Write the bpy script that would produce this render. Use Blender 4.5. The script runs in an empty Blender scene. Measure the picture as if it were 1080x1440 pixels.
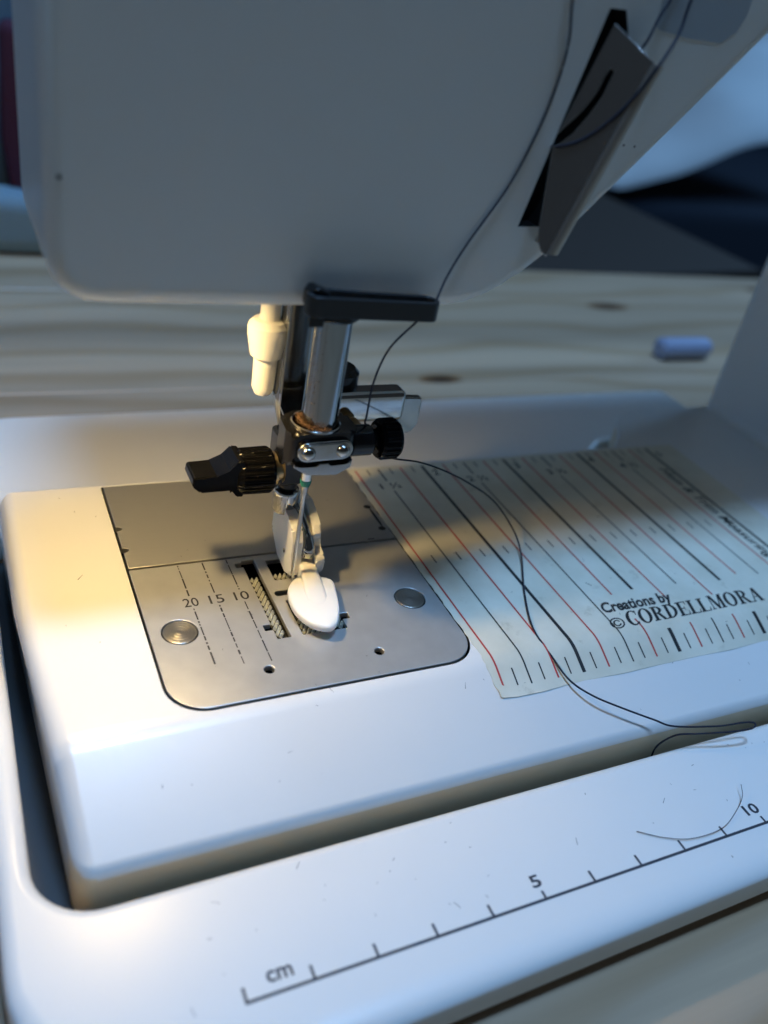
import bpy, bmesh, math, random
from mathutils import Vector, Matrix
random.seed(7)
SC = bpy.context.scene
COL = SC.collection
S = 0.001                       # all lengths below are millimetres
PI = math.pi
R = math.radians

# ------------------------------------------------------------------ camera
cd = bpy.data.cameras.new('camera')
cam = bpy.data.objects.new('camera', cd); COL.objects.link(cam)
m = Matrix(((0.89888689, -0.40419532, 0.1691996),
            (-0.0914828, -0.55074449, -0.82964535),
            (0.42852452, 0.73027847, -0.53203392)))
rx, ry, rz = m[0], -m[1], -m[2]
M4 = Matrix(((rx[0], ry[0], rz[0], -55.8078*S), (rx[1], ry[1], rz[1], -132.1411*S), (rx[2], ry[2], rz[2], 108.4492*S), (0, 0, 0, 1)))
cam.matrix_world = M4
cd.sensor_fit = 'VERTICAL'; cd.sensor_height = 4.8; cd.sensor_width = 3.6; cd.lens = 1208.82/1440*4.8
cd.clip_start = 0.005; cd.clip_end = 30
cd.dof.use_dof = True; cd.dof.focus_distance = 0.168; cd.dof.aperture_fstop = 1.5
SC.camera = cam
# ------------------------------------------------------------------ light
SC.view_settings.view_transform = 'Standard'; SC.view_settings.look = 'None'
SC.view_settings.exposure = 0.12; SC.view_settings.gamma = 1
W = bpy.data.worlds.new('World'); SC.world = W; W.use_nodes = True
W.node_tree.nodes['Background'].inputs[0].default_value = (0.26, 0.30, 0.345, 1)
W.node_tree.nodes['Background'].inputs[1].default_value = 0.080

def area(name, loc, target, size, power, color, sy=None):
    l = bpy.data.lights.new(name, 'AREA'); l.size = size; l.energy = power; l.color = color
    if sy: l.shape = 'RECTANGLE'; l.size_y = sy
    o = bpy.data.objects.new(name, l); COL.objects.link(o); o.location = loc
    o.rotation_euler = (Vector(target)-Vector(loc)).to_track_quat('-Z', 'Y').to_euler()
    return o
area('ceiling_window_light', (0.08, -0.115, 1.60), (0.04, -0.02, 0), 0.24, 20.5, (0.31, 0.58, 1.0))
area('back_window_light', (-0.9, 2.2, 1.0), (0, 0, 0), 1.1, 2.6, (0.25, 0.55, 1.0), 1.0)
area('left_window_light', (-1.3, 0.35, 0.24), (0, 0, 0.05), 0.6, 1.3, (0.22, 0.48, 1.0), 0.5)
area('added_couch_light', (3.2, 0.9, 1.6), (2.2, 2.0, -0.3), 0.8, 30, (0.25, 0.55, 1.0), 0.8)  # unseen light added to brighten the couch blanket

# ------------------------------------------------------------------ materials
def mat(name, color, rough=0.4, metal=0.0, **kw):
    mt = bpy.data.materials.new(name); mt.use_nodes = True
    nt = mt.node_tree; b = nt.nodes['Principled BSDF']
    b.inputs['Base Color'].default_value = (*color, 1); b.inputs['Roughness'].default_value = rough
    b.inputs['Metallic'].default_value = metal
    for k, v in kw.items():
        b.inputs[k.replace('_', ' ')].default_value = v
    return mt
def N(mt, t, **kw):
    n = mt.node_tree.nodes.new(t)
    for k, v in kw.items(): setattr(n, k, v)
    return n
def L(mt, a, b): mt.node_tree.links.new(a, b)
def coords(mt, scale=(1, 1, 1)):
    g = N(mt, 'ShaderNodeNewGeometry'); mp = N(mt, 'ShaderNodeMapping'); mp.inputs['Scale'].default_value = scale
    L(mt, g.outputs['Position'], mp.inputs['Vector']); return mp.outputs['Vector']
def noise(mt, vec, scale, detail=3, rough=.5):
    n = N(mt, 'ShaderNodeTexNoise'); n.inputs['Scale'].default_value = scale
    n.inputs['Detail'].default_value = detail; n.inputs['Roughness'].default_value = rough
    L(mt, vec, n.inputs['Vector']); return n.outputs['Fac']
def ramp(mt, fac, stops):
    r = N(mt, 'ShaderNodeValToRGB'); e = r.color_ramp.elements
    while len(e) < len(stops): e.new(.5)
    for i, (p, c) in enumerate(stops):
        e[i].position = p; e[i].color = (*c, 1) if isinstance(c, tuple) else (c, c, c, 1)
    L(mt, fac, r.inputs[0]); return r.outputs[0]
def bump(mt, fac, strength, dist):
    b = N(mt, 'ShaderNodeBump'); b.inputs['Strength'].default_value = strength; b.inputs['Distance'].default_value = dist
    L(mt, fac, b.inputs['Height']); L(mt, b.outputs[0], mt.node_tree.nodes['Principled BSDF'].inputs['Normal'])
def BS(mt): return mt.node_tree.nodes['Principled BSDF']
def tex_base(mt, scale3, sc, stops, detail=4):
    L(mt, ramp(mt, noise(mt, coords(mt, scale3), sc, detail), stops), BS(mt).inputs['Base Color'])
def tex_rough(mt, scale3, sc, a, b, detail=4):
    L(mt, ramp(mt, noise(mt, coords(mt, scale3), sc, detail), [(.3, a), (.7, b)]), BS(mt).inputs['Roughness'])

def plastic(name, c, r0, r1, coat=.25):
    p = mat(name, c, r0, Coat_Weight=coat, Coat_Roughness=.12)
    n = N(p, 'ShaderNodeTexNoise'); n.inputs['Scale'].default_value = 2600; n.inputs['Detail'].default_value = 2
    v = coords(p); L(p, v, n.inputs['Vector'])
    # soft uneven yellowing and a scatter of dust specks
    a = ramp(p, noise(p, v, 25, 4), [(.15, tuple(x*.96 for x in c)), (.85, c)])
    mx = N(p, 'ShaderNodeMix', data_type='RGBA'); L(p, a, mx.inputs[6]); mx.inputs[7].default_value = (.18, .17, .16, 1)
    L(p, ramp(p, n.outputs['Fac'], [(.79, 0.), (.83, .5)]), mx.inputs[0]); L(p, mx.outputs[2], BS(p).inputs['Base Color'])
    L(p, ramp(p, noise(p, v, 60, 4), [(.1, r0), (.9, r1)]), BS(p).inputs['Roughness'])
    bump(p, noise(p, v, 350, 2), .06, .0002)
    return p
WHITE = plastic('white_plastic', (.80, .80, .79), .26, .36)
WHITE_HEAD = plastic('white_head_plastic', (.74, .745, .71), .34, .44, .15)
EXT = plastic('extension_plastic', (.82, .82, .81), .38, .46, .5)
BS(EXT).inputs['Coat Roughness'].default_value = .3
WARM_WALL = mat('warm_lit_wall', (.80, .66, .45), .35)  # beige puts warm lamp light on the arm's side walls into the colour
FOOTP = mat('teflon', (.86, .86, .84), .28, Subsurface_Weight=.25, Subsurface_Scale=.002)
FOOTP.node_tree.nodes['Principled BSDF'].inputs['Subsurface Radius'].default_value = (1, .8, .6)
LEVERP = mat('lever_plastic', (.86, .84, .78), .35)
PLATE = mat('brushed_steel', (.52, .51, .49), .36, .62)
tex_base(PLATE, (1, 1, 1), 220, [(.30, (.565, .57, .57)), (.72, (.63, .635, .63))], 6)
tex_rough(PLATE, (14, 1, 1), 160, .30, .38)
bump(PLATE, noise(PLATE, coords(PLATE, (1, 1, 1)), 2600, 2), .10, .00004)
COVER = mat('cover_steel', (.50, .495, .47), .36, .7)
tex_rough(COVER, (1, 18, 1), 160, .34, .46)
bump(COVER, noise(COVER, coords(COVER), 2600, 2), .10, .00004)
PINM = mat('pin_steel', (.42, .40, .36), .3, .95)
CHROME = mat('chrome', (.52, .52, .51), .10, 1); tex_rough(CHROME, (1, 1, 1), 500, .06, .11)
CHROME2 = mat('worn_chrome', (.36, .37, .38), .12, 1); tex_rough(CHROME2, (1, 1, .15), 500, .09, .17)
SATIN = mat('satin_steel', (.40, .385, .36), .2, 1); tex_rough(SATIN, (1, 1, 1), 500, .16, .24)
DOG_SHADE = mat('feed_dog_shade', (.03, .03, .025), .4, .8)  # near-black steel: shade between the teeth put into the colour
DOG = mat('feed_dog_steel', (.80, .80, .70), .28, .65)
CUTM = mat('cutter_steel', (.52, .50, .48), .27, 1)
BLACK = mat('black_plastic', (.003, .003, .0035), .07, Specular_IOR_Level=.06)
BLACKM = mat('black_metal', (.006, .006, .007), .24, Specular_IOR_Level=.4)
GUN = mat('dark_guide', (.035, .037, .04), .34, .5)
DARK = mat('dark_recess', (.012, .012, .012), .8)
GREEN = mat('green_mark', (.0, .22, .16), .5)
ANVIL = mat('anvil_steel', (.30, .29, .275), .26, 1)
BRASS = mat('yellowish_collar', (.42, .33, .2), .3, .9)
INK = mat('black_ink', (.016, .016, .018), .6)
REDINK = mat('red_ink', (.52, .05, .04), .6)
GREYINK = mat('dark_grey_ink', (.03, .035, .05), .6)
THREAD = mat('dark_thread', (.012, .014, .03), .8)
HAIR = mat('hair', (.05, .05, .06), .5)
LINT = mat('lint', (.16, .09, .05), .95)
STICK = mat('cream_sticker', (.68, .68, .56), .42, Coat_Weight=.2)
_v = coords(STICK)
_a = ramp(STICK, noise(STICK, _v, 60, 5, .6), [(.3, (.64, .61, .49)), (.65, (.77, .745, .63))])
_m = N(STICK, 'ShaderNodeMix', data_type='RGBA'); L(STICK, _a, _m.inputs[6]); _m.inputs[7].default_value = (.30, .26, .17, 1)
L(STICK, ramp(STICK, noise(STICK, _v, 140, 6, .7), [(.60, 0.), (.75, .45)]), _m.inputs[0]); L(STICK, _m.outputs[2], BS(STICK).inputs['Base Color'])
bump(STICK, noise(STICK, _v, 110, 4), .2, .0006)
BULB = mat('bulb_glow', (1, .9, .7), .5)
BS(BULB).inputs['Emission Color'].default_value = (1, .69, .29, 1); BS(BULB).inputs['Emission Strength'].default_value = 560

def wood(name, tone):
    w = mat(name, (.5, .4, .26), .42, Coat_Weight=.25, Coat_Roughness=.25)
    oi = N(w, 'ShaderNodeObjectInfo')
    g = N(w, 'ShaderNodeNewGeometry')
    ad = N(w, 'ShaderNodeVectorMath', operation='MULTIPLY_ADD')
    L(w, oi.outputs['Random'], ad.inputs[0]); ad.inputs[1].default_value = (3, 0, 5); L(w, g.outputs['Position'], ad.inputs[2])
    def mp(s):
        q = N(w, 'ShaderNodeMapping'); q.inputs['Scale'].default_value = s; L(w, ad.outputs[0], q.inputs['Vector']); return q.outputs[0]
    wv = N(w, 'ShaderNodeTexWave', wave_type='BANDS', bands_direction='Y'); wv.inputs['Scale'].default_value = 12
    wv.inputs['Distortion'].default_value = 11; wv.inputs['Detail'].default_value = 2; wv.inputs['Detail Scale'].default_value = .9
    L(w, mp((.42, 1, .5)), wv.inputs['Vector'])
    base = ramp(w, wv.outputs['Fac'], [(.0, tuple(x*.83*t for x, t in zip(tone, (1, .93, .82)))), (.3, tuple(x*.93 for x in tone)), (.8, tone)])
    fine = ramp(w, noise(w, mp((10, 420, 10)), 1, 4), [(.3, .93), (.7, 1.03)])
    mx = N(w, 'ShaderNodeMix', data_type='RGBA', blend_type='MULTIPLY'); mx.inputs[0].default_value = 1
    L(w, base, mx.inputs[6]); L(w, fine, mx.inputs[7])
    broad = ramp(w, noise(w, mp((1.5, 30, 1)), 1, 3), [(.3, .62), (.7, 1.08)])
    m2 = N(w, 'ShaderNodeMix', data_type='RGBA', blend_type='MULTIPLY'); m2.inputs[0].default_value = 1
    L(w, mx.outputs[2], m2.inputs[6]); L(w, broad, m2.inputs[7])
    out = m2.outputs[2]
    for (kx, ky, s) in ((.257, .214, .75), (.1135, .1340, .55), (.0, .245, .5), (.40, .245, .6)):      # knots
        q = N(w, 'ShaderNodeVectorMath', operation='SUBTRACT'); L(w, g.outputs['Position'], q.inputs[0]); q.inputs[1].default_value = (kx, ky, -.07)
        q2 = N(w, 'ShaderNodeVectorMath', operation='MULTIPLY'); L(w, q.outputs[0], q2.inputs[0]); q2.inputs[1].default_value = (50/s, 120/s, 0)
        ln = N(w, 'ShaderNodeVectorMath', operation='LENGTH'); L(w, q2.outputs[0], ln.inputs[0])
        mk = ramp(w, ln.outputs['Value'], [(.28, (.14, .10, .08)), (.75, (.55, .42, .3)), (1, (1, 1, 1))])
        m3 = N(w, 'ShaderNodeMix', data_type='RGBA', blend_type='MULTIPLY'); m3.inputs[0].default_value = 1
        L(w, out, m3.inputs[6]); L(w, mk, m3.inputs[7]); out = m3.outputs[2]
    L(w, out, BS(w).inputs['Base Color'])
    bump(w, wv.outputs['Fac'], .15, .0008)
    return w
PINE = wood('pine_wood', (.56, .405, .27))
DKWOOD = mat('dark_brown_wood', (.032, .022, .016), .65)
FLOORM = mat('dark_floor', (.012, .014, .018), .6)
NAVY = mat('navy_fabric', (.008, .014, .028), .9)
CLOTH = mat('pale_cloth', (.62, .66, .68), .9); tex_base(CLOTH, (1, 1, 1), 8, [(.3, (.7, .74, .76)), (.7, (.8, .82, .83))])
REDC = mat('red_cloth', (.06, .012, .03), .9)
PATCH = mat('patch_grey', (.38, .43, .47), .4)
PALEC = mat('pale_blue_cloth', (.18, .27, .33), .9)
BLUEC = mat('blue_cloth', (.10, .19, .28), .9)

# ------------------------------------------------------------------ helpers
ORG = {}
def thing(name, label, cat, loc=(0, 0, 0), group=None, parent=None, kind=None):
    o = bpy.data.objects.new(name, None); COL.objects.link(o)
    o.location = [c*S for c in loc]; o.empty_display_size = .01; ORG[o.name] = Vector(loc)
    o['label'] = label; o['category'] = cat
    if group: o['group'] = group
    return o
def tag(o, label, cat=None, group=None, kind=None):
    if label: o['label'] = label
    if cat: o['category'] = cat
    if group: o['group'] = group
    if kind: o['kind'] = kind
    return o
def link(name, me, mt, parent, smooth=True, angle=35):
    """me is in world mm; the object's origin is put at its own middle"""
    vs = me.vertices
    lo = Vector((min(v.co.x for v in vs), min(v.co.y for v in vs), min(v.co.z for v in vs)))
    hi = Vector((max(v.co.x for v in vs), max(v.co.y for v in vs), max(v.co.z for v in vs)))
    c = (lo+hi)/2; c.z = lo.z
    for v in vs: v.co = (v.co-c)*S
    o = bpy.data.objects.new(name, me); COL.objects.link(o)
    if mt:
        me.materials.clear(); me.materials.append(mt)
    p0 = ORG[parent.name] if parent else Vector((0, 0, 0))
    o.location = (c-p0)*S; ORG[o.name] = c
    if parent: o.parent = parent
    return o
def finish(name, bm, mt, parent, smooth=True, angle=35):
    bmesh.ops.recalc_face_normals(bm, faces=bm.faces)
    if smooth:
        for f in bm.faces: f.smooth = True
        for e in bm.edges:
            if len(e.link_faces) == 2:
                if e.calc_face_angle(0) > R(angle): e.smooth = False
            else: e.smooth = False
    me = bpy.data.meshes.new(name); bm.to_mesh(me); bm.free()
    vs = me.vertices
    lo = Vector((min(v.co.x for v in vs), min(v.co.y for v in vs), min(v.co.z for v in vs)))
    hi = Vector((max(v.co.x for v in vs), max(v.co.y for v in vs), max(v.co.z for v in vs)))
    c = (lo+hi)/2; c.z = lo.z
    for v in vs: v.co = (v.co-c)*S
    if isinstance(mt, (list, tuple)):
        for q in mt: me.materials.append(q)
    elif mt: me.materials.append(mt)
    o = bpy.data.objects.new(name, me); COL.objects.link(o)
    p0 = ORG[parent.name] if parent else Vector((0, 0, 0))
    o.location = (c-p0)*S; ORG[o.name] = c
    if parent: o.parent = parent
    if smooth and len(me.polygons) < 6000:
        wn = o.modifiers.new('normals', 'WEIGHTED_NORMAL'); wn.keep_sharp = True; wn.weight = 90
    return o
def V(bm, p): return bm.verts.new(p)
def bm_box(bm, x0, x1, y0, y1, z0, z1, bev=0, seg=2):
    vs = [V(bm, (x, y, z)) for x in (x0, x1) for y in (y0, y1) for z in (z0, z1)]
    fs = [(0, 1, 3, 2), (4, 6, 7, 5), (0, 4, 5, 1), (2, 3, 7, 6), (0, 2, 6, 4), (1, 5, 7, 3)]
    nf = [bm.faces.new([vs[i] for i in f]) for f in fs]
    if bev:
        es = list({e for f in nf for e in f.edges})
        bmesh.ops.bevel(bm, geom=es, offset=bev, segments=seg, affect='EDGES', profile=.5, clamp_overlap=True)
def box(name, x0, x1, y0, y1, z0, z1, mt, parent, bev=0, seg=2):
    bm = bmesh.new(); bm_box(bm, x0, x1, y0, y1, z0, z1, bev, seg); return finish(name, bm, mt, parent)
def bm_prism(bm, pts, axis, a, b):
    """pts 2-D polygon extruded along axis between a and b. axis 'z': (x,y); 'y': (x,z); 'x': (y,z)"""
    def P(p, t):
        return {'z': (p[0], p[1], t), 'y': (p[0], t, p[1]), 'x': (t, p[0], p[1])}[axis]
    v0 = [V(bm, P(p, a)) for p in pts]; v1 = [V(bm, P(p, b)) for p in pts]; n = len(pts)
    f0 = bm.faces.new(v0); f1 = bm.faces.new(v1[::-1])
    for i in range(n): bm.faces.new((v0[i], v0[(i+1) % n], v1[(i+1) % n], v1[i]))
    return v0, v1
def prism(name, pts, axis, a, b, mt, parent, bev=0, seg=3):
    bm = bmesh.new(); v0, v1 = bm_prism(bm, pts, axis, a, b)
    if bev:
        s0, s1 = set(v0), set(v1)
        es = [e for e in bm.edges if (e.verts[0] in s0 and e.verts[1] in s0) or (e.verts[0] in s1 and e.verts[1] in s1)]
        bmesh.ops.bevel(bm, geom=es, offset=bev, segments=seg, affect='EDGES', profile=.5, clamp_overlap=True)
    return finish(name, bm, mt, parent)
def rpoly(pts, r, n=6):
    """round the corners of a polygon; r a number or list"""
    out = []; k = len(pts)
    for i in range(k):
        p = Vector(pts[i]); a = Vector(pts[i-1]); b = Vector(pts[(i+1) % k]); rr = r[i] if isinstance(r, (list, tuple)) else r
        if rr <= 0: out.append(tuple(p)); continue
        da = (a-p); db = (b-p); la, lb = da.length, db.length; da.normalize(); db.normalize()
        ang = max(.05, da.angle(db)); d = min(rr/math.tan(ang/2), la*.49, lb*.49)
        p0 = p+da*d; p1 = p+db*d
        for j in range(n+1):
            t = j/n; out.append(tuple((1-t)**2*p0+2*t*(1-t)*p+t*t*p1) if ang > 2.6 else arcpt(p, da, db, d, ang, t))
    return out
def arcpt(p, da, db, d, ang, t):
    rad = d*math.tan(ang/2); bis = (da+db).normalized(); c = p+bis*(rad/math.sin(ang/2))
    v0 = (p+da*d)-c; v1 = (p+db*d)-c; tot = v0.angle(v1); s = math.sin(tot)
    if s < 1e-5: return tuple(c+v0)
    v = v0*(math.sin((1-t)*tot)/s)+v1*(math.sin(t*tot)/s); return tuple(c+v)
def circ(cx, cy, r, n=32): return [(cx+r*math.cos(2*PI*i/n), cy+r*math.sin(2*PI*i/n)) for i in range(n)]
def sheet(name, loops, z0, z1, bev, mt, parent, axis='z', res=2):
    """filled 2-D outline with holes, thickness z0..z1 and rounded rims"""
    cu = bpy.data.curves.new(name, 'CURVE'); cu.dimensions = '2D'; cu.fill_mode = 'BOTH'
    for lp in loops:
        sp = cu.splines.new('POLY'); sp.points.add(len(lp)-1)
        for i, p in enumerate(lp): sp.points[i].co = (p[0], p[1], 0, 1)
        sp.use_cyclic_u = True
    h = (z1-z0)/2; cu.extrude = max(0, h-bev); cu.bevel_depth = bev; cu.bevel_resolution = res; cu.offset = -bev
    o = bpy.data.objects.new(name, cu); COL.objects.link(o)
    dg = bpy.context.evaluated_depsgraph_get(); dg.update()
    me = bpy.data.meshes.new_from_object(o.evaluated_get(dg)); 
    bpy.data.objects.remove(o); bpy.data.curves.remove(cu)
    zc = (z0+z1)/2
    for v in me.vertices:
        x, y, z = v.co; z += zc
        v.co = {'z': (x, y, z), 'y': (x, z, y), 'x': (z, x, y)}[axis]
    bm = bmesh.new(); bm.from_mesh(me); bpy.data.meshes.remove(me)
    bmesh.ops.remove_doubles(bm, verts=bm.verts, dist=4e-3)
    return finish(name, bm, mt, parent, angle=40)
def bm_lathe(bm, prof, c, axis='z', n=32, gear=None):
    """prof: list of (r, t) along axis; c: the other two coords + 0; gear(t index, k) -> radius factor"""
    rings = []
    for i, (r, t) in enumerate(prof):
        ring = []
        for k in range(n):
            a = 2*PI*k/n; f = gear(i, k) if gear else 1
            u, w = r*f*math.cos(a), r*f*math.sin(a)
            p = {'z': (c[0]+u, c[1]+w, t), 'x': (t, c[0]+u, c[1]+w), 'y': (c[0]+u, t, c[1]+w)}[axis]
            ring.append(V(bm, p))
        rings.append(ring)
    for a, b in zip(rings, rings[1:]):
        for k in range(n): bm.faces.new((a[k], a[(k+1) % n], b[(k+1) % n], b[k]))
    bm.faces.new(rings[0][::-1]); bm.faces.new(rings[-1])
def lathe(name, prof, c, mt, parent, axis='z', n=32, gear=None, angle=35):
    bm = bmesh.new(); bm_lathe(bm, prof, c, axis, n, gear); return finish(name, bm, mt, parent, angle=angle)
def catmull(pts, n=8):
    P = [Vector(p) for p in pts]; P = [P[0]*2-P[1]]+P+[P[-1]*2-P[-2]]; out = []
    for i in range(1, len(P)-2):
        a, b, c, d = P[i-1:i+3]
        for j in range(n):
            t = j/n; out.append(.5*((2*b)+(c-a)*t+(2*a-5*b+4*c-d)*t*t+(3*b-a-3*c+d)*t**3))
    out.append(P[-2]); return out
def bm_tube(bm, pts, r, n=8):
    prev = None; T0 = None; up = Vector((0, 0, 1)); rings = []
    for i, p in enumerate(pts):
        t = (pts[min(i+1, len(pts)-1)]-pts[max(i-1, 0)]).normalized()
        a = t.cross(up); 
        if a.length < .05: a = t.cross(Vector((0, 1, 0)))
        a.normalize(); b = t.cross(a); rr = r(i/(len(pts)-1)) if callable(r) else r
        if rings and a.dot(pa) < 0: a = -a; b = -b
        pa = a
        rings.append([V(bm, p+(a*math.cos(2*PI*k/n)+b*math.sin(2*PI*k/n))*rr) for k in range(n)])
    for a, b in zip(rings, rings[1:]):
        for k in range(n): bm.faces.new((a[k], a[(k+1) % n], b[(k+1) % n], b[k]))
    bm.faces.new(rings[0][::-1]); bm.faces.new(rings[-1])
def tube(name, pts, r, mt, parent, n=8, sm=8):
    bm = bmesh.new(); bm_tube(bm, catmull(pts, sm) if sm else [Vector(p) for p in pts], r, n); return finish(name, bm, mt, parent, angle=70)
def loft(name, rings, mt, parent, angle=50):
    bm = bmesh.new(); rs = [[V(bm, p) for p in r] for r in rings]; n = len(rs[0])
    for a, b in zip(rs, rs[1:]):
        for k in range(n): bm.faces.new((a[k], a[(k+1) % n], b[(k+1) % n], b[k]))
    bm.faces.new(rs[0][::-1]); bm.faces.new(rs[-1]); return finish(name, bm, mt, parent, angle=angle)
def boolean(o, cutters):
    for c in cutters:
        md = o.modifiers.new('cut', 'BOOLEAN'); md.operation = 'DIFFERENCE'; md.solver = 'EXACT'; md.object = c; md.material_mode = 'TRANSFER'
    dg = bpy.context.evaluated_depsgraph_get(); dg.update()
    me = bpy.data.meshes.new_from_object(o.evaluated_get(dg))
    o.modifiers.clear(); wn = o.modifiers.new('normals', 'WEIGHTED_NORMAL'); wn.keep_sharp = True; wn.weight = 90; old = o.data; o.data = me; me.name = o.name
    for c in cutters: bpy.data.objects.remove(c)
    for p in me.polygons: p.use_smooth = True
    bm = bmesh.new(); bm.from_mesh(me)
    for e in bm.edges: e.smooth = not (len(e.link_faces) != 2 or e.calc_face_angle(0) > R(35))
    bm.to_mesh(me); bm.free()
def text_mesh(txt, size, bold=0, shear=0):
    cu = bpy.data.curves.new('t', 'FONT'); cu.body = txt; cu.size = size; cu.offset = bold; cu.shear = shear; cu.resolution_u = 3
    o = bpy.data.objects.new('t', cu); COL.objects.link(o)
    dg = bpy.context.evaluated_depsgraph_get(); dg.update()
    me = bpy.data.meshes.new_from_object(o.evaluated_get(dg)); bpy.data.objects.remove(o); bpy.data.curves.remove(cu)
    return me
def text(name, txt, size, pos, rot, mt, parent, bold=0, shear=0, width=None, center=True, zf=None, z=0):
    me = text_mesh(txt, size, bold, shear)
    xs = [v.co.x for v in me.vertices]; ys = [v.co.y for v in me.vertices]
    x0, x1 = min(xs), max(xs); k = width/(x1-x0) if width else 1
    cx = (x0+x1)/2 if center else x0
    ca, sa = math.cos(rot), math.sin(rot)
    bm = bmesh.new(); bm.from_mesh(me); bpy.data.meshes.remove(me)
    for v in bm.verts:
        x, y = (v.co.x-cx)*k, v.co.y-(size*.35 if center else 0)
        X, Y = pos[0]+x*ca-y*sa, pos[1]+x*sa+y*ca
        v.co = (X, Y, (zf(Y) if zf else 0)+z)
    bmesh.ops.recalc_face_normals(bm, faces=bm.faces)
    o = finish(name, bm, mt, parent, smooth=False); return o

# ================================================================== SETTING
fl = box('floor', -6000, 12000, -2500, 9000, -780, -770, FLOORM, None); tag(fl, 'dark room floor below the table', kind='structure')
wl = box('wall', -6000, 12000, 9010, 9100, -770, 3000, mat('dark_wall', (.02, .03, .045), .9), None); tag(wl, 'dark far wall of the room', kind='structure')

# pine table: glued boards
tb = thing('pine_table', 'pale knotty pine table under the sewing machine', 'table', (150, 0, -770))
y = -420.0; k = 0
while y < 262:
    wdt = 92.0 if y+92 < 250 else 268-y
    bm = bmesh.new(); bm_box(bm, -520, 760, y+.15, y+wdt-.15, -52, -24, .5, 1)
    finish('board', bm, PINE, tb); y += wdt; k += 1
for (lx, ly) in ((-470, -370), (700, -370), (-470, 140), (700, 220)):
    box('table_leg', lx-25, lx+25, ly-25, ly+25, -770, -52.2, PINE, tb, 2, 1)
# dark wooden surface behind
dk = thing('dark_table', 'dark brown table top blurred behind the pine table at upper right', 'table', (300, 800, -770))
prism('table_top', [(60, 271), (313, 273), (455, 292), (455, 560), (455, 1300), (60, 1300)], 'z', -50, -26, DKWOOD, dk, 1.5)
for (lx, ly) in ((90, 330), (425, 350), (90, 1250), (425, 1250)):
    box('table_leg', lx-25, lx+25, ly-25, ly+25, -770, -50.2, DKWOOD, dk)

# ================================================================== SEWING MACHINE
SM = thing('sewing_machine', 'white sewing machine with steel needle plate, chrome bars and warm lamp under its head', 'sewing machine', (60, 0, -23.8))
SL = .486
def zf(y):          # height of the bed's upper surface across its front crease
    if y > -33: return 0.
    if y > -37: return -(y+33)**2*SL/8
    return -SL*(-35-y)
def bed():
    prof = [(38.5, -21.5), (38.5, -1.2), (38.1, -.35), (37.3, 0), (0, 0), (-33, 0)]
    for i in range(1, 9): prof.append((-33-.5*i, zf(-33-.5*i)))
    yb = -51.8; prof.append((yb, zf(yb)))
    # rounded lower lip of the slope, then the vertical side
    p0 = Vector((yb, zf(yb))); p1 = Vector((-53, zf(-53)-.1)); p2 = Vector((-53.1, zf(-53)-1.7))
    for i in range(1, 7):
        t = i/6; q = (1-t)**2*p0+2*t*(1-t)*p1+t*t*p2; prof.append(tuple(q))
    prof.append((-53.1, -21.5))
    bm = bmesh.new()
    # stations along x, the left end closes with a rounded rim
    def taper(y): return 3.2*max(0, min(1, -y/50))**1.0
    cen = (-6, -30)
    rings = []
    for i in range(8):
        t = i/7; a = t*PI/2; r = 3.0
        x = -51+r*(1-math.sin(a)); ins = r*(1-math.cos(a)) if True else 0
        rings.append((x, r*(1-math.sin(math.acos(max(0, min(1, (r-(x+51))/r)))))))
    rings = rings[::-1]
    out = []
    Rr = 3.2
    for i in range(8):
        a = (i/7)*PI/2
        x = -51+Rr*(1-math.cos(a)); ins = Rr*(1-math.sin(a)); out.append((x, ins))
    out += [(-30, 0), (60, 0), (110, 0)]
    vr = []
    for x, ins in out:
        ring = []
        for (yy, zz) in prof:
            # inset towards the section's inside
            y2 = yy-ins if yy > 0 and yy > 30 else (yy+ins*1.9 if yy < -40 else yy)
            z2 = zz-ins*(.55 if yy < -40 and zz < -5 else 1.) if zz > -20 else zz
            if yy < -40 and zz < -10: y2 = yy+ins*1.9
            xx = x+taper(yy)*max(0, min(1, (-20-x)/20)) if x < -20 else x
            ring.append(V(bm, (xx, y2, z2)))
        vr.append(ring)
    n = len(prof)
    for a, b in zip(vr, vr[1:]):
        for j in range(n-1): bm.faces.new((a[j], a[j+1], b[j+1], b[j]))
        bm.faces.new((a[n-1], a[0], b[0], b[n-1]))
    bm.faces.new(vr[0][::-1]); 
    # widening towards the pillar on the rear side
    ex = [(118, 0, 0), (124, .28, 0), (129, .62, 0), (136, .93, 0), (144, 1, 0), (180, 1, 0), (300, 1, 0)]
    last = vr[-1]
    for (x, f, _) in ex:
        ring = []
        for (yy, zz) in prof:
            y2 = yy+(21.5*f if yy > 30 else 0); ring.append(V(bm, (x, y2, zz)))
        for j in range(n-1): bm.faces.new((last[j], last[j+1], ring[j+1], ring[j]))
        bm.faces.new((last[n-1], last[0], ring[0], ring[n-1])); last = ring
    bm.faces.new(last)
    return finish('free_arm', bm, WHITE, SM, angle=32)
fa = bed()
PX, PR = 29.5, (5, 7, 7, 5)
pocket_out = rpoly([(-PX-.45, 36.9), (-PX-.45, -34.2), (PX+.45, -34.2), (PX+.45, 36.9)], [.6, 7, 7, .6], 8)
cut = prism('cut', pocket_out, 'z', -11, 5, DARK, None)
boolean(fa, [cut])
fa.data.materials.append(WARM_WALL); ci = len(fa.data.materials)-1
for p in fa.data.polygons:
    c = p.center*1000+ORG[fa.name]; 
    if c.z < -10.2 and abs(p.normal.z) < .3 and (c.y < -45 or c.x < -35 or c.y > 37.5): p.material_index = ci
box('gap_dark_plate', -56.5, 172, -57, 42, -23.9, -21.6, mat('gap_dark', (.05, .055, .06), .5), SM, .3, 1)  # dark plate added so the gap round the arm looks shaded
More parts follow.
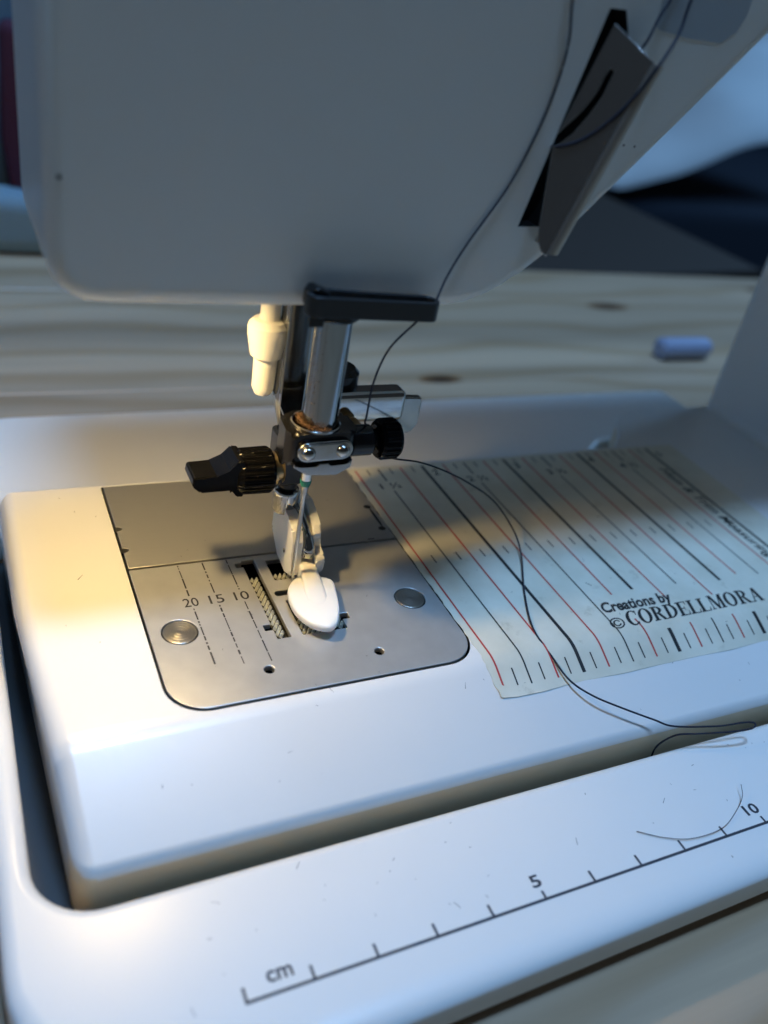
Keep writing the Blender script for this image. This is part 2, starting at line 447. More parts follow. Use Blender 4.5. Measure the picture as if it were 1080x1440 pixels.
tray = box('hook_recess', -28.8, 28.8, -33, 35.8, -10.9, -6.5, DARK, SM)

# needle plate with slots
front = [(-PX, 5.6), (-PX, -33.8), (PX, -33.8), (PX, 5.6)]
lp = rpoly(front, [.3, 6.8, 6.8, .3], 9)
def slot_side(s):
    p = [(-7.1, 4.4), (-7.1, 3.7), (-8.6, 3.7), (-8.6, 2.3), (-7.1, 2.3), (-7.1, -15.9), (-8.7, -15.9), (-8.7, -17.5), (-7.1, -17.5), (-7.1, -20.1), (-4.4, -20.1), (-4.4, 4.4)]
    return [(x*s, y) for x, y in p]
loops = [lp, rpoly(slot_side(1), .18, 2), rpoly(slot_side(-1), .18, 2),
         rpoly([(-2.1, 3.5), (-2.1, -3.2), (2.1, -3.2), (2.1, 3.5)], .2, 2),
         rpoly([(-3.5, -6.6), (-3.5, -8.1), (3.5, -8.1), (3.5, -6.6)], .6, 3),
         rpoly([(-2.0, -9.8), (-2.0, -20.1), (2.0, -20.1), (2.0, -9.8)], .2, 2),
         circ(-11.1, -27.5, .95, 20), circ(10.5, -27.8, .95, 20), circ(-24.0, -14.3, 3.35, 40), circ(23.4, -14.5, 3.3, 40)]
NP = sheet('needle_plate', loops, -1.0, .25, .18, PLATE, SM)
cvl = [(-PX, 36.3), (-PX, 20.6)]+[(-PX+1.3*math.sin(a), 19.7+.8*math.cos(a)) for a in (0, .6, 1.2, 1.8, 2.4, 3.1)]+[(-PX, 12.9)]+[(-PX+1.3*math.sin(a), 12.1+.8*math.cos(a)) for a in (0, .6, 1.2, 1.8, 2.4, 3.1)]+[(-PX, 5.95), (PX, 5.95), (PX, 36.3)]
cvl = cvl[::-1]
BC = sheet('bobbin_cover', [cvl], -1.0, .42, .15, COVER, SM)
# right-hand finger notch of the cover
for (nx, ny, a, b) in ((28.0, 18.9, .9, .8), (27.9, 9.9, .9, .8), (28.3, 14.4, .35, 4.2)):
    prism('finger_notch', [(nx+a*math.cos(t*PI/8), ny+b*math.sin(t*PI/8)) for t in range(16)], 'z', .40, .44, DARK, BC)
box('spring_slot', 22.8, 24.4, 5.9+.4, 6.6, .40, .44, DARK, BC)
for (nm, cx, cy, rr) in (('a', -24.0, -14.3, 3.15), ('b', 23.4, -14.5, 3.1)):
    prof = [(rr, -1.0), (rr, .08), (rr-.12, .2)]
    for i in range(1, 9):
        r_ = (rr-.12)*(1-i/9.0); prof += [(r_+.16, .2), (r_+.08, .15 if i % 2 else .175), (r_, .2)]
    lathe('snap_pin', prof, (cx, cy), PINM, NP, 'z', 40, angle=80)
# guide lines and numbers
def dashes(x, segs, seed):
    rnd = random.Random(seed); bm = bmesh.new()
    for (a, b) in segs:
        y = a
        while y > b:
            l = rnd.choice((.5, 1.2, 2.4, 3.2)); l = min(l, y-b); w = rnd.uniform(.09, .17)
            bm_box(bm, x-w, x+w, y-l, y, .251, .262); y -= l+rnd.uniform(.15, .6)
    return bm
for i, (x, lab) in enumerate(((-10, '10'), (-15, '15'), (-20, '20'))):
    bm = dashes(x, ((5.2, -4.6), (-8.4, -25.5+.5*i)), 4+i); g = finish('guide_line', bm, INK, NP)
    text('number', lab, 3.6, (x-.1, -6.5), R(0), INK, NP, bold=.02, z=.262, width=2.9)
# feed dogs
def dog(x0, x1, y0, y1, px=.98, py=1.5):
    d = box('feed_dog', x0, x1, y0, y1, -4, -.35, DOG_SHADE, SM)
    bm = bmesh.new(); row = 0; y = y1-.3
    while y > y0+.2:
        x = x0+.45+(px/2 if row % 2 else 0)
        while x < x1-.2:
            a, b = px*.46, py*.43
            lo_ = [V(bm, (x+a*c, y+b*d_, -.36)) for c, d_ in ((-1, 0), (0, -1), (1, 0), (0, 1))]
            hi_ = [V(bm, (x+a*c*.36, y+b*d_*.36+.06, .30)) for c, d_ in ((-1, 0), (0, -1), (1, 0), (0, 1))]
            for i in range(4): bm.faces.new((lo_[i], lo_[(i+1) % 4], hi_[(i+1) % 4], hi_[i]))
            bm.faces.new(hi_)
            x += px
        y -= py/2; row += 1
    t = finish('teeth', bm, DOG, d, smooth=False); tag(t, None, kind='stuff')
dog(-7.0, -5.2, -19.9, -1.5); dog(5.2, 7.0, -19.9, -1.5); dog(-1.9, 1.9, -3.1, -1.2); dog(-1.85, 1.85, -19.9, -15.6)
# tiny marks on the bed
for (x, y, a, l) in ((-38.6, 5.5, .9, .9), (-1.9, -34.6, -1.2, .7), (-12, -43, .2, .5), (24, -38.5, 1.2, .6)):
    z = zf(y)+.02; c, s_ = math.cos(a)*l, math.sin(a)*l
    bm = bmesh.new(); vs = [V(bm, p) for p in ((x-c-s_*.08, y-s_+c*.08, zf(y-s_)+.03), (x+c-s_*.03, y+s_+c*.03, zf(y+s_)+.03), (x+c+s_*.03, y+s_-c*.03, zf(y+s_)+.03), (x-c+s_*.08, y-s_-c*.08, zf(y-s_)+.03))]
    bm.faces.new(vs); finish('scratch', bm, GREYINK, SM, smooth=False)

# head and arm above the bed
YF = -12
ho = [(-44.2, 185), (-44.2, 69), (-43.9, 66.4), (-43.0, 64.2), (-41.4, 62.6), (-39, 61.6), (-36, 61.3), (-10, 61.2), (19, 61.6), (22.5, 62.2), (26, 63.4), (29.3, 65.3), (33, 67.8), (36.5, 70.9), (45, 80.8), (55.4, 92.8), (68.5, 108.2), (72.3, 112.2), (76, 114), (82, 114.8), (176, 115), (300, 115), (300, 185)]
HD = sheet('head_housing', [ho], YF, 24, 2.6, WHITE_HEAD, SM, 'y', 3)
hb = [(x, z+.25) for x, z in ho if x > -30]; hb = [(-26, 184.6), (-26, 61.8)]+hb[:-2]+[(299.6, 115.3), (299.6, 184.6)]
c1 = prism('cut', rpoly([(-41.2, 40), (-41.2, 70), (22, 70), (24, 68), (16, 61), (16, 40)], 1.5, 3), 'y', -9.0, 60, WHITE_HEAD, None)
sheet('arm_housing', [hb], 21, 76, 2, WHITE_HEAD, SM, 'y', 3)
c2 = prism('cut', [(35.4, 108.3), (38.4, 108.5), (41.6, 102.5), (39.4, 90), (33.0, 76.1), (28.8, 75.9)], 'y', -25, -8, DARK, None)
boolean(HD, [c1, c2])
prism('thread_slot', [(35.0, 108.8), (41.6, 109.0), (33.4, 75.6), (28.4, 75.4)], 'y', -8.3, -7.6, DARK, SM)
PL = sheet('pillar', [rpoly([(174, -62), (300, -62), (300, 60.5), (174, 60.5)], 3, 5)], -.6, 128, .5, WHITE_HEAD, SM)
# fillet where pillar meets bed
bm = bmesh.new()
for i in range(7):
    a = i/6*PI/2; 
fil = [(173.9-3+3*math.sin(i/6*PI/2), .02+3-3*math.cos(i/6*PI/2)) for i in range(7)]
bm.free(); prism('pillar_fillet', fil+[(174.2, 3), (174.2, -.3), (170.9, -.3)], 'y', -35, 56, WHITE_HEAD, SM)
# specks on the head
for (x, z) in ((47.7, 90.0), (45.4, 90.0), (-42.2, 78.6)):
    prism('speck', circ(x, z, .33 if x < 0 else .2, 8), 'y', YF-.03, YF+.05, INK, SM)
prism('grey_patch', rpoly([(44.8, 106.8), (52, 106.4), (58.5, 106.6), (61, 108.5), (62, 111), (62, 122), (44, 122)], 1, 3), 'y', YF-.06, YF+.05, PATCH, SM)  # thin grey-blue sheet, darker than the head around it
# lamp
LB = lathe('lamp_bulb', [(.4, 63.6), (1.7, 64.0), (2.7, 65), (3.0, 66.2), (2.7, 67.6), (1.8, 68.6), (1.6, 69.4)], (-33.5, -1.6), BULB, SM, 'z', 24)
prism('lamp_blocker', [(-25.6, 62.2), (-25.9, 61.9), (-26.3, 61.9), (-27.6, 70), (-27, 70)], 'y', -8.6, 18, WHITE_HEAD, SM)  # unseen partition added to keep the bulb's light off the right side

# --- chrome thread cutter on the head
CO_ = Vector((30.9, -19.0, 73.3)); E1 = Vector((.53701, -.82436, -.17900)); E2 = Vector((.31623, 0, .94868)); EN = Vector((-.78206, -.56607, .26069))
def CP3(a, b, c=0): return CO_+E1*a+E2*b+EN*c      # the cutter plate leans out of its slot
ct = [(-8.39, 33.43), (.02, 30.94), (-.05, .6), (-.35, .02), (-1.29, .26), (-2.52, 1.37), (-3.45, 3.11), (-5.81, 9.18), (-7.95, 14.85), (-7.23, 15.4), (-6.0, 17.65), (-5.18, 20.92), (-4.68, 23.77), (-4.78, 26.5), (-4.88, 27.68), (-5.59, 27.82), (-5.8, 26.77), (-5.71, 24.21), (-6.38, 21.18), (-7.38, 18.62), (-8.21, 16.56)]
TC = sheet('thread_cutter', [ct], -.3, .3, .12, CUTM, SM, 'z')
pts3 = [CP3(*(v.co/S+ORG[TC.name])) for v in TC.data.vertices]
for v, p in zip(TC.data.vertices, pts3): v.co = (p-ORG[TC.name])*S
bm = bmesh.new(); rs = []
for bb in (30.7, 20, 10, .5):
    p = CP3(0, bb)
    rs.append([V(bm, p+Vector(d)) for d in ((-.5, .2, 0), (-.25, -.25, 0), (.3, -.62, 0), (1.3, -.55, 0), (1.9, 0, 0), (2.2, -12.05-p.y, 0), (1.7, -12.05-p.y, 0), (1.5, .4, 0), (.2, .3, 0))])
n = 9
for A_, B_ in zip(rs, rs[1:]):
    for k in range(n): bm.faces.new((A_[k], A_[(k+1) % n], B_[(k+1) % n], B_[k]))
bm.faces.new(rs[0][::-1]); bm.faces.new(rs[-1]); finish('return_flange', bm, mat('flange_steel', (.62, .58, .52), .38, 1), TC, angle=60)
tube('slit_edge', [CP3(a, b, .3) for a, b in ((-5.6, 27.7), (-5.8, 26.77), (-5.71, 24.21), (-6.38, 21.18), (-7.38, 18.62), (-8.1, 16.8))], .13, SATIN, TC, 6)

# --- thread guide loop (hairpin band)
def band(path, t, z0, z1, slope=0):
    bm = bmesh.new(); P = [Vector(p) for p in path]; A = []; 
    for i, p in enumerate(P):
        d = (P[min(i+1, len(P)-1)]-P[max(i-1, 0)]).normalized(); nrm = Vector((-d.y, d.x)); zz = slope*(p.x)
        A.append([V(bm, (p.x+nrm.x*t, p.y+nrm.y*t, z0+zz)), V(bm, (p.x+nrm.x*t, p.y+nrm.y*t, z1+zz)), V(bm, (p.x-nrm.x*t, p.y-nrm.y*t, z1+zz)), V(bm, (p.x-nrm.x*t, p.y-nrm.y*t, z0+zz))])
    for a, b in zip(A, A[1:]):
        for k in range(4): bm.faces.new((a[k], a[(k+1) % 4], b[(k+1) % 4], b[k]))
    bm.faces.new(A[0][::-1]); bm.faces.new(A[-1])
    bmesh.ops.bevel(bm, geom=[e for e in bm.edges], offset=.12, segments=1, affect='EDGES', clamp_overlap=True)
    return bm
pth = [(-4.0, -13.4), (4, -13.9), (12.3, -14.0)]+[(12.6+1.7*math.cos(a), -15.6+1.7*math.sin(a)) for a in [PI/2-i*PI/8 for i in range(1, 8)]]+[(12.3, -17.2), (4, -17.3), (-5.8, -17.2)]+[(-6.4+1.4*math.cos(a), -15.8+1.4*math.sin(a)) for a in (-PI/2-.4, -PI/2-1, -PI/2-1.7, -PI/2-2.3)]
TG = finish('thread_guide', band(pth, .38, 61.9, 65.1, -.035), GUN, SM)
prism('guide_bracket', rpoly([(-7.8, 63), (-6.6, 61.6), (-4.4, 62), (-4.2, 65.4), (-6.6, 66.3), (-7.6, 65.6)], .5, 3), 'y', -16.2, -13.2, BLACKM, TG, .5)
lathe('guide_collar', [(3.9, 58.2), (4.3, 58.6), (4.3, 61.6), (3.9, 62)], (.9, -6.7), BLACKM, TG, 'z', 32)
prism('guide_link', [(-7.0, -15), (-4.5, -15), (-1, -9), (-3.4, -7)], 'z', 59.4, 62.6, BLACKM, TG, .4)

# --- needle bar, clamp, needle
NBX, NBY = 1.0, -6.7
NB = lathe('needle_bar', [(2.9, 37.4), (3.2, 37.9), (3.2, 69.5)], (NBX, NBY), CHROME2, SM, 'z', 48)
prism('cross_hole', circ(1.6, 38.7, .65, 16), 'y', -10.05, -9.6, DARK, NB)
NC = prism('needle_clamp', rpoly([(-5.0, -10.6), (6.2, -10.6), (7.6, -8.6), (7.4, -3.6), (4.5, -1.6), (-2.2, -1.4), (-5.4, -3.6), (-5.9, -8.4)], 1.2, 4), 'z', 31.6, 38.0, BLACKM, SM, 1.0)
lathe('collar_rim', [(4.3, 37.8), (4.5, 38.0), (4.5, 38.3), (4.3, 38.45), (4.15, 38.3), (4.1, 38.0)], (.4, -6.4), SATIN, NC, 'z', 40)
st = [(-2.4+1.95*math.cos(a), 34.85+1.95*math.sin(a)) for a in [PI/2+i*PI/10 for i in range(11)]]+[(4.2+1.95*math.cos(a), 35.0+1.95*math.sin(a)) for a in [-PI/2+i*PI/10 for i in range(11)]]
CP = sheet('clamp_plate', [st], -11.6, -10.7, .3, SATIN, NC, 'y', 3)
sheet('clamp_plate_face', [[(x*.9+.09, 34.9+(z-34.9)*.82) for x, z in st]], -11.75, -11.5, .1, SATIN, NC, 'y', 2)
for sx, sz in ((-2.4, 34.8), (4.1, 35.0)):
    c = lathe('clamp_rivet', [(1.25, -11.6), (1.25, -11.9), (.98, -12.35), (.5, -12.6), (.1, -12.65)], (sx, sz), SATIN, NC, 'y', 24, angle=60)
an = [(-4.9, 32.9), (-4.9, 32.1), (-2.2, 30.3), (3.5, 29.9), (6.1, 31.4), (6.3, 32.9), (5.6, 32.6), (5.2, 31.9), (2.0, 31.75), (1.9, 32.6), (-.2, 32.6), (-.3, 31.75), (-3.6, 31.8)]
prism('needle_anvil', an, 'y', -11.7, -7.5, ANVIL, NC, .25, 2)
lathe('screw_boss', [(2.6, 6.9), (2.9, 7.2), (2.9, 11.2), (2.4, 11.7), (1.5, 11.8), (1.5, 12.8)], (-7, 34.2), BLACKM, NC, 'x', 32)
lathe('clamp_knob', [(2.6, 12.6), (3.5, 12.9), (3.95, 13.5), (3.95, 16.3), (3.5, 16.9), (1.2, 17.0)], (-7, 34.2), BLACK, NC, 'x', 80, gear=lambda i, k: .955 if (i in (2, 3) and k % 4 < 2) else 1, angle=20)
lathe('needle', [(.05, 2.2), (.3, 3.8), (.38, 7), (.42, 14), (.45, 22.5), (.8, 25.0), (1.05, 26.0), (1.05, 32)], (0, NBY), CHROME, SM, 'z', 20, angle=50)
nd = [o for o in SM.children if o.name == 'needle'][0]
lathe('colour_band', [(.82, 25.0), (1.07, 25.95), (1.08, 26.4), (1.0, 26.42)], (0, NBY), GREEN, nd, 'z', 20)

# lint fluff on the clamp
bm = bmesh.new(); rnd = random.Random(3)
for i in range(160):
    a = rnd.uniform(PI*.7, PI*1.5); rr = rnd.uniform(3.3, 4.4)
    p = Vector((1.0+rr*math.cos(a)*1.0, -6.7+rr*math.sin(a), 38.5+rnd.uniform(0, .35)))
    q = [p+Vector((rnd.uniform(-.6, .6), rnd.uniform(-.6, .6), rnd.uniform(0, .6)))*(j/2) for j in range(3)]
    bm_tube(bm, q, .035, 3)
for i in range(70):
    z = rnd.gauss(48, 3.6); a = rnd.uniform(PI*1.02, PI*1.28); p = Vector((1.0+3.22*math.cos(a), -6.7+3.22*math.sin(a), z))
    q = [p+Vector((rnd.uniform(-.3, .3), rnd.uniform(-.25, 0), rnd.uniform(-.4, .4)))*(j/2) for j in range(3)]
    bm_tube(bm, q, .03, 3)
lt = finish('lint', bm, LINT, SM, smooth=False); tag(lt, 'tiny brown lint fibres on the needle bar and clamp', kind='stuff')

# --- presser bar and foot
PB = lathe('presser_bar', [(1.4, 29), (2.0, 31.5), (3.3, 36.5), (3.4, 37.5), (3.4, 69.5)], (0.1, 6.2), CHROME2, SM, 'z', 48)
prism('bar_flat', [(-3.35, 37), (-3.35, 58), (-.6, 60), (1.2, 60), (1.2, 31.5), (.2, 29.8)], 'y', 2.2, 3.3, CHROME2, PB, .2)
lathe('foot_shaft', [(1.9, 15.5), (1.9, 30.0)], (1.1, 4.3), BLACKM, PB, 'z', 24)
prism('clamp_block', rpoly([(-2.4, 1.2), (2.8, 1.2), (3.4, 7.5), (-2.6, 7.5)], .8, 3), 'z', 19.8, 30.4, BLACKM, PB, .7)
box('clamp_tab', -2.7, -1.2, 1.2, 3.0, 28.8, 31.2, CHROME, PB, .4)
PK = lathe('presser_screw', [(2.6, -11.2), (3.9, -10.8), (4.5, -9.8), (4.6, -4.2), (4.2, -3.6), (2.8, -3.4)], (3, 23.0), BLACK, SM, 'x', 96, gear=lambda i, k: .955 if (i in (2, 3) and k % 4 < 2) else 1, angle=20)
prism('screw_wing', rpoly([(-19.3, 24.3), (-15.0, 24.2), (-12.6, 25.3), (-10.9, 27.1), (-9.5, 27.2), (-9.5, 18.9), (-10.9, 19.5), (-12.0, 21.0), (-17.9, 21.0), (-19.4, 22.4)], .6, 3), 'y', -.4, 6.0, BLACK, PK, 1.1, 4)
lathe('screw_collar', [(3.0, -3.5), (3.3, -3.2), (3.3, -2.7), (2.5, -2.5), (2.5, -1.6), (3.0, -1.4)], (3, 23.2), BRASS, PK, 'x', 32)
# foot: toe (sole), tongue, two cheeks, chrome cup and hook
outl = [(1.1, -6.4), (-.5, -7.7), (-2.0, -10.0), (-2.6, -12.6), (-2.65, -15.9), (-1.9, -18.6), (-.8, -20.8), (.8, -22.2), (2.4, -22.6), (3.9, -21.6), (5.1, -19.6), (6.1, -17.3), (6.8, -14.8), (7.5, -11.8), (7.9, -9.4), (7.2, -8.0), (5.9, -7.3), (5.2, -6.0), (3, -5.6)]
outl = [tuple(p)[:2] for p in catmull([(x, y, 0) for x, y in outl]+[(outl[0][0], outl[0][1], 0)], 4)][:-1]
rings = []
for (k, z) in ((.70, 1.5), (.92, 1.55), (.985, 1.85), (1, 2.3), (1, 2.7), (.985, 3.05), (.95, 3.25), (.88, 3.36), (.7, 3.44), (.45, 3.5), (.2, 3.52)):
    cx, cy = 2.5, -13.8
    rings.append([(cx+(x-cx)*k, cy+(y-cy)*k, z+max(0, (-19-(cy+(y-cy)*k)))*.08) for x, y in outl])
FT = loft('presser_foot', rings, FOOTP, SM, 70)
def sect(y, xc, w, z0, z1):
    r = min(w, .8)
    return [(xc-w, y, z0), (xc-w, y, z1-r*.7), (xc-w+r*.25, y, z1-r*.2), (xc-w+r, y, z1), (xc, y, z1+.12), (xc+w-r, y, z1), (xc+w-r*.25, y, z1-r*.2), (xc+w, y, z1-r*.7), (xc+w, y, z0)]
loft('foot_tongue', [sect(6, 4.3, 2.2, 2, 6.9), sect(0, 4.1, 2.1, 2, 6.4), sect(-4, 3.7, 1.7, 2, 5.5), sect(-8, 3.4, 1.85, 2, 4.6), sect(-12, 2.9, 2.15, 2, 3.95), sect(-14.5, 2.6, 2.2, 2, 3.58), sect(-17, 2.5, 2.2, 2, 3.3)], FOOTP, FT, 60)
chk = rpoly([(8.2, 12.8), (7.6, 6), (3.0, 2.2), (-2.0, 1.3), (-4.9, 2.0), (-5.3, 4.0), (-4.5, 7.0), (-4.6, 10.0), (-3.4, 12.4), (-.4, 13.8), (4.0, 14.4)], .9, 3)
prism('foot_cheek', chk, 'x', .1, 2.3, FOOTP, FT, .7, 3)
chk2 = rpoly([(9.0, 14.0), (8.4, 5), (0, 1.6), (-4.2, 1.4), (-5.9, 3.4), (-6.2, 6.2), (-5.4, 7.0), (-2.8, 7.2), (-2.6, 9.4), (-3.0, 10.6), (-1.6, 12.0), (.6, 13.1), (4.0, 14.4)], .5, 3)
prism('foot_cheek', chk2, 'x', 5.0, 6.8, FOOTP, FT, .6, 3)
lathe('foot_pin', [(.5, 0.02), (.5, 0.12)], (-.6, 5.6), SATIN, FT, 'x', 12)
box('foot_bridge', 1.5, 6.0, 4.4, 8.6, 3, 12.4, FOOTP, FT, .8)
lathe('foot_cup', [(2.3, 12.6), (2.6, 13.0), (2.75, 16.8), (2.5, 17.6), (1.9, 17.8)], (.9, 4.0), CHROME, FT, 'z', 32)
tube('foot_hook', [(2.6, 3.0, 14.5), (3.2, 1.0, 12.4), (3.6, -1.2, 10.6), (3.7, -3.0, 9.4), (3.7, -4.1, 8.0), (3.6, -3.9, 6.6)], lambda t: 1.35 if t > .1 else 1.0, CHROME, FT, 16)

# --- white needle threader lever
lathe('threader_lever', [(.7, 36.8), (1.6, 37.3), (2.15, 38.6), (2.25, 44.7), (2.35, 44.9), (3.0, 45.0), (3.75, 48.6), (3.85, 50.2), (3.7, 50.9), (2.9, 51.8), (1.9, 52.0), (1.8, 52.4), (1.8, 69.5)], (-5.1, 7.4), LEVERP, SM, 'z', 40, angle=22)

# --- chrome bracket behind
BK = box('rear_bracket', 3, 29.2, 12.5, 17.5, 26.6, 33.6, CHROME, SM, 1.2, 3)
prism('bracket_tab', rpoly([(27, 22.6), (33.0, 22.0), (34.6, 24), (34.8, 30.6), (27.5, 31)], .8, 3), 'y', 15.5, 17.2, SATIN, BK, .4)
lathe('bracket_hub', [(3.6, 29), (4.2, 30), (4.2, 36), (3.2, 37)], (15.5, 19), BLACKM, BK, 'z', 24)
lathe('bracket_arm', [(2.2, 7), (2.2, 14)], (3.5, 31), SATIN, BK, 'y', 20)
bm = bmesh.new()
for i in range(6): bm_lathe(bm, [(1.1, 11.6-i*.5), (1.35, 11.45-i*.5), (1.35, 11.3-i*.5), (1.1, 11.15-i*.5)], (16.6, 27.5), 'y', 16)
finish('bracket_screw', bm, BRASS, BK)

# ================================================================== EXTENSION TABLE
ET = thing('extension_table', 'white slide-on extension table with a printed centimetre ruler round the free arm', 'extension table', (0, -70, -23.8))
uo = [(192, -82.6), (192, -55.2), (-53.2, -55.2), (-53.2, 43.5), (112, 43.5), (120, 46.8), (127, 56), (135, 61.8), (145, 63.6), (192, 64), (192, 97.5), (-58, 97.0), (-58.2, -85.8)]
ur = [5, 5, 9.5, 7, 3, 3, 3, 3, 3, 5, 5, 14, 24]
def soft_slab(name, pts, z0, z1, prof, mt, parent, fac):
    """slab whose rim follows prof = [(inset, height)] all the way round; fac(x, y) widens the inset locally"""
    P = [Vector(p) for p in pts]; n = len(P)
    if sum(P[i].x*P[(i+1) % n].y-P[(i+1) % n].x*P[i].y for i in range(n)) < 0: P.reverse()
    Q = [p for i, p in enumerate(P) if (p-P[i-1]).length > .05]; P = Q; n = len(P); nr = []
    for i in range(n):
        d0 = (P[i]-P[i-1]).normalized(); d1 = (P[(i+1) % n]-P[i]).normalized(); t = (d0+d1).normalized()
        m_ = Vector((-t.y, t.x)); c = max(.5, m_.dot(Vector((-d1.y, d1.x)))); nr.append(m_/c)
    bm = bmesh.new(); rings = []
    for ins, z in prof:
        rings.append([V(bm, (P[i].x+nr[i].x*ins*fac(*P[i]), P[i].y+nr[i].y*ins*fac(*P[i]), z)) for i in range(n)])
    for A_, B_ in zip(rings, rings[1:]):
        for k in range(n): bm.faces.new((A_[k], A_[(k+1) % n], B_[(k+1) % n], B_[k]))
    bm.faces.new(rings[0][::-1]); bm.faces.new(rings[-1])
    return finish(name, bm, mt, parent, angle=60)
rr_ = 2.3; pr = [(1.2, -21.2), (.35, -20.9), (0, -20.0), (0, -12.7-rr_)]+[(rr_*(1-math.cos(a)), -12.7-rr_*(1-math.sin(a))) for a in [PI/2*i/7 for i in range(1, 8)]]
TP = soft_slab('table_top', rpoly(uo, ur, 10), -21.2, -12.7, pr, EXT, ET, lambda x, y: 1+1.1*max(0, min(1, (-66-y)/14)) if (y < -66) else 1)
for lx, ly in ((-46, -66), (180, -72), (-46, 84), (180, 84)):
    lathe('foot_post', [(5, -23.9), (6, -23.5), (6, -20)], (lx, ly), EXT, ET, 'z', 24)
ZT = -12.7+.02
bm = bmesh.new(); RX, RY = -28.5, -75.85
bm_box(bm, RX-.22, RX+112, RY-.25, RY+.25, ZT, ZT+.02)
for k in range(0, 12): bm_box(bm, RX+10*k-.22, RX+10*k+.22, RY+.2, RY+(1.5 if k in (5, 10) else 2.15), ZT, ZT+.02)
finish('ruler_scale', bm, GREYINK, ET)
text('ruler_unit', 'cm', 3.4, (-23.0, -73.0), 0, GREYINK, ET, bold=.07, z=ZT+.02, width=3.9)
text('ruler_number', '5', 3.0, (21.4, -72.5), 0, GREYINK, ET, bold=.07, z=ZT+.02, width=1.85)
text('ruler_number', '10', 3.0, (70.8, -72.5), 0, GREYINK, ET, bold=.07, z=ZT+.02, width=3.3)

# ================================================================== STICKER
I = 25.4
ST = thing('measuring_sticker', 'cream measuring sticker with red and black inch lines on the white bed', 'sticker', (80, 0, 0))
bm = bmesh.new(); rnd = random.Random(9)
ys = [36.4]+[36-1.5*i for i in range(46)]+[-33-.5*i for i in range(1, 9)]+[-38.2, -39.5, -40.8, -42.2]
ys = sorted(set(ys), reverse=True); xs = [29.75, 30.3, 31, 34, 40, 50, 60, 70, 80, 90, 100, 110, 120, 130, 138]
cols = []
for x in xs:
    c = []
    for y in ys:
        xx = x
        if x < 30: xx = 29.75+rnd.uniform(-.05, .28)+(.5 if y < -40 else 0)
        z = zf(y)+.12
        if x < 32 and y < -39: z += (32-x)*.18*(-39-y)*.35
        c.append(V(bm, (xx, y+(.5*math.sin(x*.9) if y < -42 else 0)*.5, z)))
    cols.append(c)
for a, b in zip(cols, cols[1:]):
    for i in range(len(ys)-1): bm.faces.new((a[i], a[i+1], b[i+1], b[i]))
g = bmesh.ops.extrude_face_region(bm, geom=bm.faces[:])
for v in g['geom']:
    if isinstance(v, bmesh.types.BMVert): v.co.z -= .09
finish('sticker_sheet', bm, STICK, ST)
def strip(bm, x, y0, y1, w):
    """print line along y that follows the sheet"""
    k = [y0]; 
    y = y0
    while y > y1:
        stp = .5 if y <= -32.5 else 6; 
        y = max(y1, y-stp) if y <= -32.5 else max(y1, y-stp, -32.6) if y > -32.6 else max(y1, y-.5)
        k.append(y)
    prev = None
    for y in k:
        z = zf(y)+.15; a = V(bm, (x-w/2, y, z)); b = V(bm, (x+w/2, y, z))
        if prev: bm.faces.new((prev[0], a, b, prev[1]))
        prev = (a, b)
q = 1.25
while q <= 5.01:
    x = q*I; whole = abs(q-round(q)) < .01; half = abs(q*2-round(q*2)) < .01 and not whole
    mt = INK if (whole or half) else REDINK; w = .85 if whole else (.36 if half else .42)
    bm = bmesh.new()
    if half:
        strip(bm, x, 35.3, 29.6, w+.1); segs = [(25.0, -40.6)]
    else: segs = [(35.3, -40.6)]
    for a, b in segs:
        if q > 2.9:
            hi = {3.0: -22.6, 3.25: -28.2, 3.5: -23.2, 3.75: -28.6, 4.0: -24.4, 4.25: -23.2, 4.5: -24.5, 4.75: -24.5, 5.0: -24.5}[q]
            strip(bm, x, a, hi, w); strip(bm, x, -35.2 if q not in (3.0, 4.0) else -35.6, b, w*(1.15 if whole else 1))
        elif q == 2.75: strip(bm, x, a, -23.2, w); strip(bm, x, -31.5, b, w)
        else: strip(bm, x, a, b, w)
    finish('inch_line', bm, mt, ST, smooth=False)
    q += .25
q = 1.375
while q < 5:
    for a, b in ((35.3, 32.6), (-1.6, -4.4), (-37.2, -40.4)):
        bm = bmesh.new(); strip(bm, q*I, a, b, .32); finish('eighth_tick', bm, INK, ST, smooth=False)
    q += .25
def zst(y): return zf(y)+.16
for lab, x, y, w in (('1 ½', 1.5*I, 27.3, 5.6), ('2', 2*I+2.4, 31.6, 1.7), ('2 ½', 2.5*I, 27.3, 6.0), ('3', 3*I+2.4, 31.6, 1.7), ('3 ½', 3.5*I, 27.3, 6.0), ('4', 4*I+2.4, 31.6, 1.9), ('4 ½', 4.5*I, 27.3, 6.0), ('5', 5*I+2.4, 31.6, 1.7)):
    text('inch_number', lab, 3.4, (x, y), 0, INK, ST, bold=.04, zf=zst, width=w)
text('sticker_title', 'Hem & Trim Measuring Guide', 4.0, (123.0, 24.0), -PI/2, INK, ST, bold=.06, shear=.25, center=False, zf=zst, width=56)
text('maker_words', 'Creations by', 4.4, (64.2, -28.3), 0, INK, ST, bold=.14, shear=.34, center=False, zf=zst, width=19.8)
